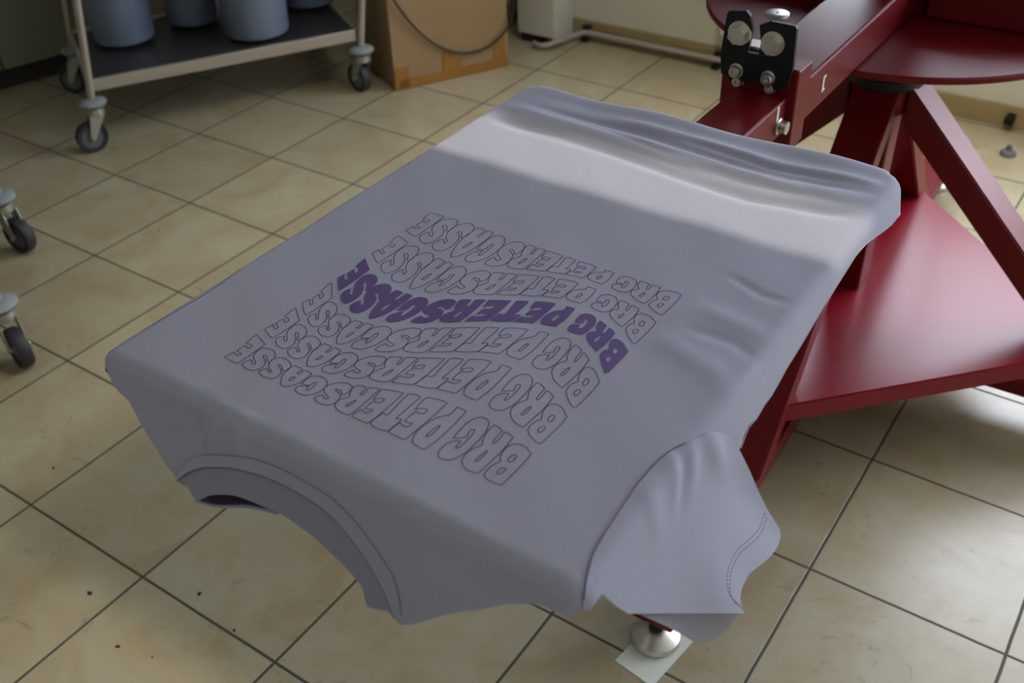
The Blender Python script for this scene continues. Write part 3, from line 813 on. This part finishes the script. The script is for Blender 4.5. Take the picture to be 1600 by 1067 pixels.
# sleeve hanging from the right shoulder
SLV = [(1.7356, -.5784), (1.7402, -.5739), (1.7400, -.5669), (1.7405, -.5561), (1.7571, -.5495), (1.7695, -.5427), (1.7774, -.5334), (1.8629, -.4359), (1.8550, -.4350), (1.8498, -.4310), (1.8475, -.4240), (1.8473, -.4083), (1.8515, -.396), (1.8555, -.3847), (1.8595, -.3730), (1.8621, -.3626), (1.8635, -.3540), (1.8628, -.3460), (1.8600, -.3420), (1.8560, -.3405), (1.8313, -.346), (1.789, -.3512), (1.759, -.3565), (1.7427, -.3644), (1.7338, -.3735)]
def sleeve_pt(u, v, off=0.0):
    k = 0.0
    s = u-1.722
    k += .0020*gauss((v+.405+.9*s)/.010)*gauss((s-.012)/.016)+.0018*gauss((v+.430+1.1*s)/.008)*gauss((s-.008)/.014)-.0016*gauss((v+.418+1.0*s)/.007)*gauss((s-.012)/.015)
    k += .0012*gauss((v+.47+.5*s)/.010)*gauss((s-.012)/.02)
    k += .003*gauss((v+.385)/.012)*gauss((s-.02)/.02)
    k -= .005*gauss((v+.395-.4*s)/.03)*sstep(.02, .10, s)
    k += .004*gauss((v+.45)/.03)*sstep(.03, .12, s)
    return shirt_point(u, v, PR=62.0, off=off+k+.0008, wav=False)
sl = cloth('sleeve', patch(SLV+SEAM[::-1][1:], lambda u, v: sleeve_pt(u, v), .0045), M_CLOTH, shirt)
# back half of the sleeve showing under the fold
ub = [(1.7511, -.5334, .8585), (1.7614, -.5085, .8248), (1.7704, -.4867, .7947), (1.7762, -.4724, .7756), (1.7795, -.4640, .7705), (1.7826, -.457, .7690), (1.7855, -.4495, .7695), (1.7878, -.4444, .7722), (1.79, -.4391, .7785), (1.7911, -.4362, .7828)]
bm = bmesh.new(); n = len(ub); A_, B_ = Vector(ub[0]), Vector(ub[-1]); g = []
ubs = catmull(ub, 4)
for i, p in enumerate(ubs):
    t = i/(len(ubs)-1); top = sleeve_pt(1.7774+(1.8629-1.7774)*t, -.5334+(.5334-.4359)*t)+Vector((-.0022, .0016, -.0006)); lo = Vector(p)
    g.append([bm.verts.new(top.lerp(lo, k/6) + Vector((-.006*sin(pi*k/6*.5), 0, 0))*0) for k in range(7)])
for i in range(len(g)-1):
    for k in range(6):
        try: bm.faces.new((g[i][k], g[i+1][k], g[i+1][k+1], g[i][k+1]))
        except ValueError: pass
bmesh.ops.remove_doubles(bm, verts=bm.verts, dist=1e-5)
cloth('sleeve_underside', bm, M_CLOTH, shirt)
# back panel of the shirt under the platen
bm = bmesh.new(); g = []
NV, NU = 40, 24
def edge_u(v):
    P = sorted([(p[1], p[0]) for p in RS] + [(-.36, 1.772), (-.45, 1.752), (-.578, 1.742)])
    for a, b in zip(P, P[1:]):
        if a[0] <= v <= b[0]: return a[1]+(b[1]-a[1])*(v-a[0])/max(1e-9, b[0]-a[0])
    return P[0][1] if v < P[0][0] else P[-1][1]
for i in range(NV+1):
    v = -.560+(.085+.560)*i/NV
    pr = shirt_point(edge_u(v), min(v, SY1-RHO), wav=False); pl = shirt_point(1.20, min(max(v, SY0+RHO), SY1-RHO), wav=False)
    pr.y = pl.y = v
    row = []
    for j in range(NU+1):
        t = j/NU; s = 2*t-1; b_ = (1-abs(s)**3)
        x = pl.x+(pr.x-pl.x)*t; z = pl.z+(pr.z-pl.z)*t
        row.append(bm.verts.new((x, v, z*(1-b_)+(.782+.088*(1-sstep(-.56, -.36, v))+.004*sin(v*30+s*3))*b_)))
    g.append(row)
for i in range(NV):
    for j in range(NU): bm.faces.new((g[i][j], g[i+1][j], g[i+1][j+1], g[i][j+1]))
o = obj('back_panel', bm, M_CLOTH, shirt, smooth=True)
md = o.modifiers.new('thickness', 'SOLIDIFY'); md.thickness = .001
# back half of the neck opening seen through the collar, its shade put into the colour
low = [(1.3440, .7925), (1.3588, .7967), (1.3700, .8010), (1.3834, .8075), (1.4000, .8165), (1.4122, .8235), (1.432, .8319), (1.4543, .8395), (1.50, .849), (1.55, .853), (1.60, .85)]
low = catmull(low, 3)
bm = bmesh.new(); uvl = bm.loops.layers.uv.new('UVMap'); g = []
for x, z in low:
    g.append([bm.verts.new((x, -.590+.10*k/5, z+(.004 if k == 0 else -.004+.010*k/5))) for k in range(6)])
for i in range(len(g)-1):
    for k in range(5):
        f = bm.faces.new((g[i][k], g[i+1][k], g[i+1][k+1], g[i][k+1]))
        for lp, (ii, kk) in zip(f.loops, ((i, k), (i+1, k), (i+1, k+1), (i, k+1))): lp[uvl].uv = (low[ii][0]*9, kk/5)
o = obj('back_collar', bm, M_NECK_SHADE, shirt, smooth=True)
o['label'] = 'inner back of the collar with its shade painted dark'
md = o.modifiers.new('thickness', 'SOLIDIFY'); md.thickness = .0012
bm = bmesh.new(); add_tube(bm, [(x, -.5905, z+.0012) for x, z in low[:22]], .0014, 8); obj('collar_edge', bm, M_CLOTH, shirt, smooth=True)
# seams as thin cords lying in the cloth
def cord(name, pts, fn, r, mat, off=.0002):
    bm = bmesh.new(); add_tube(bm, [fn(u, v) for u, v in pts], r, 6)
    return obj(name, bm, mat, shirt, smooth=True)
cord('collar_seam', NBs, lambda u, v: shirt_point(u, v, off=.0006), .0007, M_SEAM)
SM = catmull(SEAM, 4)
cord('sleeve_seam', SM[:-4], lambda u, v: shirt_point(u, v, off=.0010), .00062, M_SEAM)
cord('shoulder_seam', catmull([(1.2325, -.578), (1.2385, -.566), (1.243, -.535), (1.247, -.50), (1.2485, -.46), (1.2460, -.430), (1.2410, -.410)], 5), lambda u, v: shirt_point(u, v, off=.0001), .00035, M_SEAM)
# stitching: short dashes
def dashes(pts, fn, bm, L_=.0015, gap=.0016, w=.00026):
    P = [Vector(fn(u, v)) for u, v in catmull(pts, 10)]
    cum = [0]
    for a, b in zip(P, P[1:]): cum.append(cum[-1]+(b-a).length)
    def at(s):
        k = 0
        while k < len(P)-2 and cum[k+1] < s: k += 1
        t = (s-cum[k])/max(1e-9, cum[k+1]-cum[k]); return P[k].lerp(P[k+1], t)
    s = 0
    while s+L_ < cum[-1]:
        add_tube(bm, [at(s), at(s+L_)], w, 5); s += L_+gap
bm = bmesh.new()
dashes(NA, lambda u, v: shirt_point(u, v, off=.0013), bm); obj('stitching', bm, M_STITCH, shirt, smooth=True); bm = bmesh.new()
H1 = [(1.8578, -.4362), (1.8440, -.4420), (1.8345, -.4400), (1.8280, -.4310), (1.8262, -.4200), (1.8268, -.4066), (1.8320, -.3900), (1.8362, -.3760), (1.8380, -.3640), (1.8355, -.3500)]
H2 = [(u-.0045, v-.001) for u, v in H1]
for H in (H1, H2): dashes([(u, v) for u, v in H], lambda u, v: sleeve_pt(u, v, .0003), bm)
st = obj('stitching', bm, M_STITCH, shirt, smooth=True)

# ---- printed lettering: six wavy rows reading BRG PETERSGASSE
ROW_ENVELOPES = [([-0.2705,-0.2717,-0.2755,-0.2787,-0.2814,-0.2836,-0.285,-0.2856,-0.2851,-0.2836,-0.281,-0.2776,-0.2735,-0.2692,-0.2647,-0.2606,-0.257,-0.2543,-0.2525,-0.2518,-0.2521,-0.2533,-0.2554,-0.2584,-0.2623,-0.2675,-0.2675],[-0.2309,-0.231,-0.2312,-0.2313,-0.2312,-0.231,-0.2308,-0.2306,-0.2304,-0.2304,-0.2303,-0.2304,-0.2304,-0.2304,-0.2304,-0.2303,-0.2301,-0.2299,-0.2296,-0.2293,-0.2292,-0.2291,-0.2292,-0.2294,-0.2297,-0.2298,-0.2298]),([-0.3224,-0.3243,-0.3326,-0.3391,-0.3442,-0.3477,-0.3496,-0.3498,-0.3482,-0.3449,-0.3401,-0.3341,-0.3271,-0.3198,-0.3124,-0.3055,-0.2995,-0.2947,-0.2914,-0.2896,-0.2894,-0.2909,-0.2941,-0.2992,-0.3065,-0.3168,-0.3171],[-0.2828,-0.2842,-0.2894,-0.2929,-0.2956,-0.2977,-0.299,-0.2994,-0.2987,-0.2968,-0.2937,-0.2897,-0.2849,-0.2799,-0.2749,-0.2705,-0.2669,-0.2643,-0.2629,-0.2625,-0.2631,-0.2644,-0.2663,-0.2689,-0.2727,-0.2789,-0.2791]),([-0.3725,-0.3752,-0.3875,-0.3973,-0.4042,-0.4083,-0.4097,-0.4086,-0.4054,-0.4004,-0.3939,-0.3864,-0.3783,-0.3699,-0.3615,-0.3535,-0.3463,-0.3401,-0.3353,-0.3321,-0.3308,-0.3318,-0.3354,-0.3419,-0.3516,-0.3648,-0.3661],[-0.333,-0.335,-0.3459,-0.3536,-0.3588,-0.3619,-0.3631,-0.3626,-0.3604,-0.3566,-0.3514,-0.3451,-0.338,-0.3305,-0.323,-0.3159,-0.3097,-0.3046,-0.3011,-0.2994,-0.2994,-0.3014,-0.3053,-0.3109,-0.3185,-0.328,-0.3286]),([-0.4228,-0.4238,-0.4339,-0.4412,-0.4466,-0.4502,-0.4523,-0.4526,-0.4512,-0.448,-0.4432,-0.4369,-0.4296,-0.4216,-0.4136,-0.406,-0.3993,-0.3938,-0.39,-0.388,-0.3878,-0.3895,-0.3929,-0.3982,-0.4057,-0.416,-0.417],[-0.3821,-0.384,-0.398,-0.4088,-0.4162,-0.4203,-0.4213,-0.4197,-0.416,-0.4107,-0.4042,-0.3969,-0.3891,-0.381,-0.373,-0.3653,-0.3582,-0.3519,-0.3469,-0.3436,-0.3424,-0.3438,-0.3479,-0.355,-0.3648,-0.3764,-0.3771]),([-0.4725,-0.4725,-0.4776,-0.482,-0.4855,-0.4881,-0.4896,-0.4899,-0.4891,-0.4871,-0.484,-0.4802,-0.4757,-0.4709,-0.4661,-0.4616,-0.4576,-0.4544,-0.4522,-0.451,-0.451,-0.452,-0.4541,-0.4573,-0.4615,-0.4671,-0.4683],[-0.4325,-0.433,-0.4432,-0.4506,-0.4559,-0.4594,-0.4611,-0.4611,-0.4595,-0.4563,-0.4516,-0.4457,-0.439,-0.4318,-0.4245,-0.4177,-0.4117,-0.4069,-0.4036,-0.4019,-0.402,-0.4038,-0.4073,-0.4123,-0.419,-0.4275,-0.4289]),([-0.5209,-0.5209,-0.5211,-0.521,-0.5209,-0.5209,-0.5209,-0.521,-0.5211,-0.5212,-0.5212,-0.5211,-0.5209,-0.5207,-0.5204,-0.5201,-0.5198,-0.5196,-0.5194,-0.5193,-0.5192,-0.5191,-0.519,-0.519,-0.5192,-0.5199,-0.5201],[-0.4822,-0.4823,-0.488,-0.492,-0.4949,-0.4967,-0.4977,-0.4978,-0.4969,-0.4953,-0.4928,-0.4896,-0.486,-0.4821,-0.4781,-0.4743,-0.471,-0.4684,-0.4666,-0.4658,-0.4659,-0.467,-0.469,-0.4717,-0.4752,-0.4793,-0.4802])]
GLYPHS = [[[(1.6276,0.986),(1.6216,1.033),(1.6171,1.016),(1.6125,0.956),(1.6092,0.868),(1.6077,0.748),(1.6083,0.614),(1.61,0.518),(1.6123,0.439),(1.6104,0.344),(1.6094,0.227),(1.6095,0.111),(1.6108,0.031),(1.6139,-0.014),(1.6183,-0.026),(1.6234,-0.016),(1.6271,0.008),(1.6278,0.08),(1.6282,0.321),(1.6285,0.549),(1.6284,0.793)],[(1.6199,0.742),(1.6181,0.747),(1.6166,0.71),(1.6161,0.623),(1.6166,0.558),(1.6182,0.54),(1.6197,0.573),(1.6204,0.646)],[(1.6207,0.39),(1.6187,0.379),(1.6172,0.313),(1.6167,0.23),(1.6178,0.19),(1.6197,0.194),(1.6205,0.256),(1.621,0.33)]],[[(1.5857,1.009),(1.5894,1.013),(1.594,1.006),(1.5944,0.859),(1.5951,0.739),(1.5959,0.686),(1.5973,0.694),(1.5975,0.78),(1.5972,0.889),(1.5966,0.986),(1.5974,1.017),(1.6015,1.025),(1.6056,1.017),(1.6068,0.783),(1.607,0.61),(1.6067,0.43),(1.6063,0.236),(1.6056,0.015),(1.6026,-0.014),(1.5967,-0.017),(1.5913,0.021),(1.5878,0.086),(1.5858,0.172),(1.5854,0.279),(1.5866,0.406),(1.5897,0.542),(1.5874,0.638),(1.5855,0.754),(1.5847,0.869),(1.5846,0.976)],[(1.5974,0.496),(1.5965,0.479),(1.5956,0.375),(1.5954,0.266),(1.5955,0.21),(1.5967,0.207),(1.5977,0.241),(1.5979,0.332),(1.5979,0.429)]],[[(1.5664,0.411),(1.5691,0.449),(1.5737,0.531),(1.5739,0.58),(1.5726,0.648),(1.5729,0.714),(1.5748,0.734),(1.5762,0.686),(1.5769,0.54),(1.577,0.394),(1.5764,0.302),(1.5754,0.267),(1.5742,0.279),(1.5739,0.348),(1.5736,0.427),(1.5701,0.389),(1.5671,0.324),(1.5657,0.238),(1.5659,0.114),(1.5675,0.026),(1.5707,-0.024),(1.5742,-0.026),(1.5783,0.008),(1.5814,0.087),(1.5834,0.195),(1.5845,0.349),(1.5846,0.53),(1.5843,0.707),(1.583,0.853),(1.5802,0.976),(1.5769,1.022),(1.573,1.026),(1.5693,0.986),(1.5667,0.902),(1.5652,0.796),(1.5651,0.654),(1.5655,0.538)]],[[(1.5477,0.999),(1.5515,0.999),(1.5564,0.992),(1.557,0.86),(1.5575,0.667),(1.5578,0.483),(1.5578,0.312),(1.557,0.162),(1.5558,-0.004),(1.5519,-0.018),(1.5455,0.0),(1.5423,0.035),(1.5404,0.097),(1.5387,0.198),(1.5384,0.327),(1.5388,0.437),(1.5398,0.553),(1.5415,0.649),(1.5446,0.731),(1.5472,0.788),(1.5481,0.846),(1.5477,0.92),(1.5473,0.975)],[(1.5491,0.528),(1.5481,0.508),(1.5473,0.399),(1.547,0.303),(1.5474,0.224),(1.5485,0.222),(1.5495,0.258),(1.55,0.365),(1.5501,0.468)]],[[(1.5195,1.007),(1.5235,1.022),(1.5302,1.029),(1.5374,1.014),(1.5376,0.895),(1.5378,0.709),(1.5376,0.52),(1.5373,0.353),(1.5368,0.139),(1.5361,-0.004),(1.528,-0.006),(1.5196,-0.002),(1.5197,0.13),(1.5205,0.252),(1.5218,0.273),(1.5243,0.244),(1.528,0.237),(1.5294,0.291),(1.5294,0.36),(1.5261,0.339),(1.5226,0.343),(1.5223,0.477),(1.5228,0.574),(1.5236,0.624),(1.5257,0.603),(1.5286,0.615),(1.53,0.666),(1.5295,0.721),(1.5272,0.745),(1.5241,0.722),(1.5212,0.648),(1.5196,0.796),(1.5189,0.941)]],[[(1.5039,0.995),(1.5082,1.015),(1.5144,0.993),(1.515,0.876),(1.5148,0.709),(1.5149,0.516),(1.5147,0.326),(1.5171,0.342),(1.5192,0.36),(1.5197,0.274),(1.5192,0.125),(1.519,0.021),(1.5168,0.004),(1.5114,-0.023),(1.5051,-0.01),(1.5014,0.019),(1.5007,0.1),(1.5012,0.233),(1.5018,0.355),(1.5041,0.335),(1.5059,0.333),(1.5065,0.395),(1.5057,0.556),(1.5048,0.743)]],[[(1.4818,1.002),(1.4871,1.014),(1.4933,1.006),(1.5,0.996),(1.5004,0.885),(1.5008,0.648),(1.5009,0.461),(1.5005,0.271),(1.5003,0.119),(1.499,-0.003),(1.4919,-0.009),(1.4826,0.003),(1.4826,0.136),(1.4839,0.273),(1.4874,0.228),(1.4909,0.228),(1.4923,0.291),(1.492,0.354),(1.4888,0.336),(1.4852,0.322),(1.485,0.459),(1.486,0.603),(1.4887,0.579),(1.4915,0.594),(1.4923,0.653),(1.4918,0.712),(1.4889,0.724),(1.4866,0.694),(1.484,0.63),(1.4828,0.788)]],[[(1.4598,1.004),(1.4638,1.02),(1.4686,1.001),(1.4695,0.859),(1.4705,0.692),(1.4724,0.699),(1.4723,0.795),(1.4712,0.968),(1.4721,1.006),(1.4761,1.018),(1.48,1.005),(1.4804,0.872),(1.4808,0.623),(1.4808,0.39),(1.4806,0.169),(1.4799,0.009),(1.4756,-0.02),(1.4679,0.007),(1.4626,0.084),(1.4606,0.194),(1.4604,0.322),(1.4622,0.441),(1.4644,0.528),(1.4618,0.672),(1.4603,0.788),(1.4593,0.913)],[(1.4723,0.488),(1.4713,0.46),(1.4701,0.354),(1.4698,0.243),(1.4707,0.203),(1.4718,0.235),(1.4727,0.337),(1.4729,0.428)]],[[(1.4416,0.052),(1.4414,0.152),(1.4434,0.303),(1.4463,0.246),(1.449,0.198),(1.4507,0.22),(1.4504,0.288),(1.4464,0.362),(1.4423,0.439),(1.4398,0.549),(1.4393,0.702),(1.4409,0.851),(1.445,0.976),(1.4499,1.018),(1.4543,0.996),(1.458,0.916),(1.4595,0.795),(1.4599,0.665),(1.459,0.568),(1.4572,0.559),(1.4545,0.641),(1.4512,0.694),(1.4486,0.688),(1.4488,0.646),(1.4519,0.603),(1.4562,0.527),(1.4581,0.453),(1.4596,0.325),(1.4599,0.181),(1.4579,0.063),(1.4544,-0.005),(1.4495,-0.026),(1.4452,-0.01)]],[[(1.4199,0.397),(1.4242,0.432),(1.4275,0.493),(1.4269,0.605),(1.4274,0.687),(1.4291,0.696),(1.4305,0.561),(1.4306,0.389),(1.4299,0.251),(1.4283,0.235),(1.4272,0.333),(1.427,0.426),(1.422,0.32),(1.4196,0.214),(1.4199,0.084),(1.4219,-0.001),(1.4263,-0.04),(1.4313,-0.009),(1.4351,0.099),(1.438,0.237),(1.4391,0.411),(1.4392,0.598),(1.4377,0.785),(1.4339,0.931),(1.4291,1.007),(1.4235,0.996),(1.4202,0.904),(1.419,0.78),(1.4191,0.595)]],[[(1.3979,1.039),(1.403,1.038),(1.4071,1.025),(1.4068,0.868),(1.4068,0.745),(1.4091,0.767),(1.4092,0.909),(1.4096,1.042),(1.4137,1.03),(1.4174,1.005),(1.4179,0.793),(1.4177,0.551),(1.4169,0.331),(1.4147,0.142),(1.4114,-0.002),(1.4074,-0.064),(1.4034,0.065),(1.3995,0.299),(1.3966,0.612),(1.3968,0.865)],[(1.4092,0.555),(1.4074,0.506),(1.4067,0.389),(1.4073,0.295),(1.4089,0.328),(1.4097,0.441)]],[[(1.3782,0.039),(1.3783,0.178),(1.3809,0.331),(1.3841,0.262),(1.3873,0.217),(1.3869,0.305),(1.383,0.373),(1.3793,0.46),(1.3765,0.613),(1.3761,0.796),(1.3786,0.952),(1.3833,1.067),(1.3888,1.074),(1.3946,0.974),(1.3967,0.829),(1.3973,0.656),(1.3956,0.559),(1.3931,0.609),(1.3887,0.717),(1.3858,0.725),(1.3858,0.669),(1.3893,0.621),(1.3935,0.521),(1.3959,0.346),(1.3959,0.162),(1.3935,0.013),(1.3883,-0.052),(1.3831,-0.045)]],[[(1.358,0.046),(1.3575,0.172),(1.3604,0.341),(1.3633,0.256),(1.3668,0.227),(1.367,0.296),(1.3614,0.406),(1.3577,0.504),(1.3561,0.659),(1.3563,0.823),(1.3597,0.977),(1.365,1.055),(1.3707,1.041),(1.3744,0.944),(1.3763,0.777),(1.3762,0.612),(1.3744,0.584),(1.3698,0.711),(1.3664,0.751),(1.3649,0.717),(1.366,0.654),(1.3706,0.589),(1.3741,0.486),(1.376,0.321),(1.3753,0.146),(1.3723,-0.0),(1.3668,-0.048),(1.3618,-0.021)]],[[(1.3368,0.999),(1.3459,1.029),(1.3546,1.03),(1.3547,0.861),(1.3546,0.587),(1.3545,0.316),(1.3535,-0.006),(1.3458,-0.01),(1.3372,0.002),(1.3377,0.12),(1.3386,0.255),(1.3424,0.228),(1.3462,0.247),(1.3466,0.337),(1.3435,0.334),(1.3401,0.326),(1.3399,0.455),(1.341,0.585),(1.3444,0.58),(1.3466,0.611),(1.3467,0.711),(1.3429,0.705),(1.3386,0.628),(1.3377,0.791)]]]
NXE = len(ROW_ENVELOPES[0][0]); XE0, XE1 = 1.325, 1.637
def interp(arr, x):
    t = (x-XE0)/(XE1-XE0)*(NXE-1); t = min(max(t, 0), NXE-1.0001); i = int(t); return arr[i]+(arr[i+1]-arr[i])*(t-i)
def smooth_loop(P):
    """closed Catmull-Rom that keeps real corners sharp"""
    n = len(P); corner = []
    S = 12.0
    Q = [(x*1.0, y*.045) for x, y in P]
    for i in range(n):
        a, b, c = Q[i-1], Q[i], Q[(i+1) % n]
        a1 = atan2(b[1]-a[1], b[0]-a[0]); a2 = atan2(c[1]-b[1], c[0]-b[0])
        d = abs((a2-a1+pi) % (2*pi)-pi); corner.append(d > radians(62))
    out = []
    for i in range(n):
        p1, p2 = P[i], P[(i+1) % n]
        p0 = P[i-1] if not corner[i] else (2*p1[0]-p2[0], 2*p1[1]-p2[1])
        p3 = P[(i+2) % n] if not corner[(i+1) % n] else (2*p2[0]-p1[0], 2*p2[1]-p1[1])
        for s in range(4):
            t = s/4
            out.append(tuple(.5*(2*p1[d]+(-p0[d]+p2[d])*t+(2*p0[d]-5*p1[d]+4*p2[d]-p3[d])*t*t+(-p0[d]+3*p1[d]-3*p2[d]+p3[d])*t**3) for d in (0, 1)))
    return out
INK_W = .00045
for row in range(6):
    near, far = ROW_ENVELOPES[row]
    bm = bmesh.new()
    for g in GLYPHS:
        loops = []
        for lp in g:
            L_ = [(x, interp(near, x)+t*(interp(far, x)-interp(near, x))) for x, t in smooth_loop(lp)]
            loops.append(L_)
        if row == 2:
            tri = tessellate_polygon([[Vector((x, y, 0)) for x, y in lp] for lp in loops])
            flat = [p for lp in loops for p in lp]
            V = [bm.verts.new(shirt_point(x, y, off=.0004)) for x, y in flat]
            for t in tri:
                try: bm.faces.new([V[i] for i in t])
                except ValueError: pass
        else:
            for lp in loops:
                n = len(lp); inn = []; out = []
                for i in range(n):
                    a, b, c = lp[i-1], lp[i], lp[(i+1) % n]
                    tx, ty = c[0]-a[0], c[1]-a[1]; l = hypot(tx, ty) or 1
                    nx, ny = -ty/l*INK_W, tx/l*INK_W
                    inn.append(bm.verts.new(shirt_point(b[0]+nx, b[1]+ny, off=.0004)))
                    out.append(bm.verts.new(shirt_point(b[0]-nx, b[1]-ny, off=.0004)))
                for i in range(n):
                    j = (i+1) % n; bm.faces.new((inn[i], inn[j], out[j], out[i]))
    o = obj('printed_lettering', bm, M_INK if row == 2 else M_INKL, shirt)
    me = o.data
    if sum(p.normal.z for p in me.polygons) < 0: me.flip_normals()
    if row == 2: o['label'] = 'solid violet row of wavy lettering'
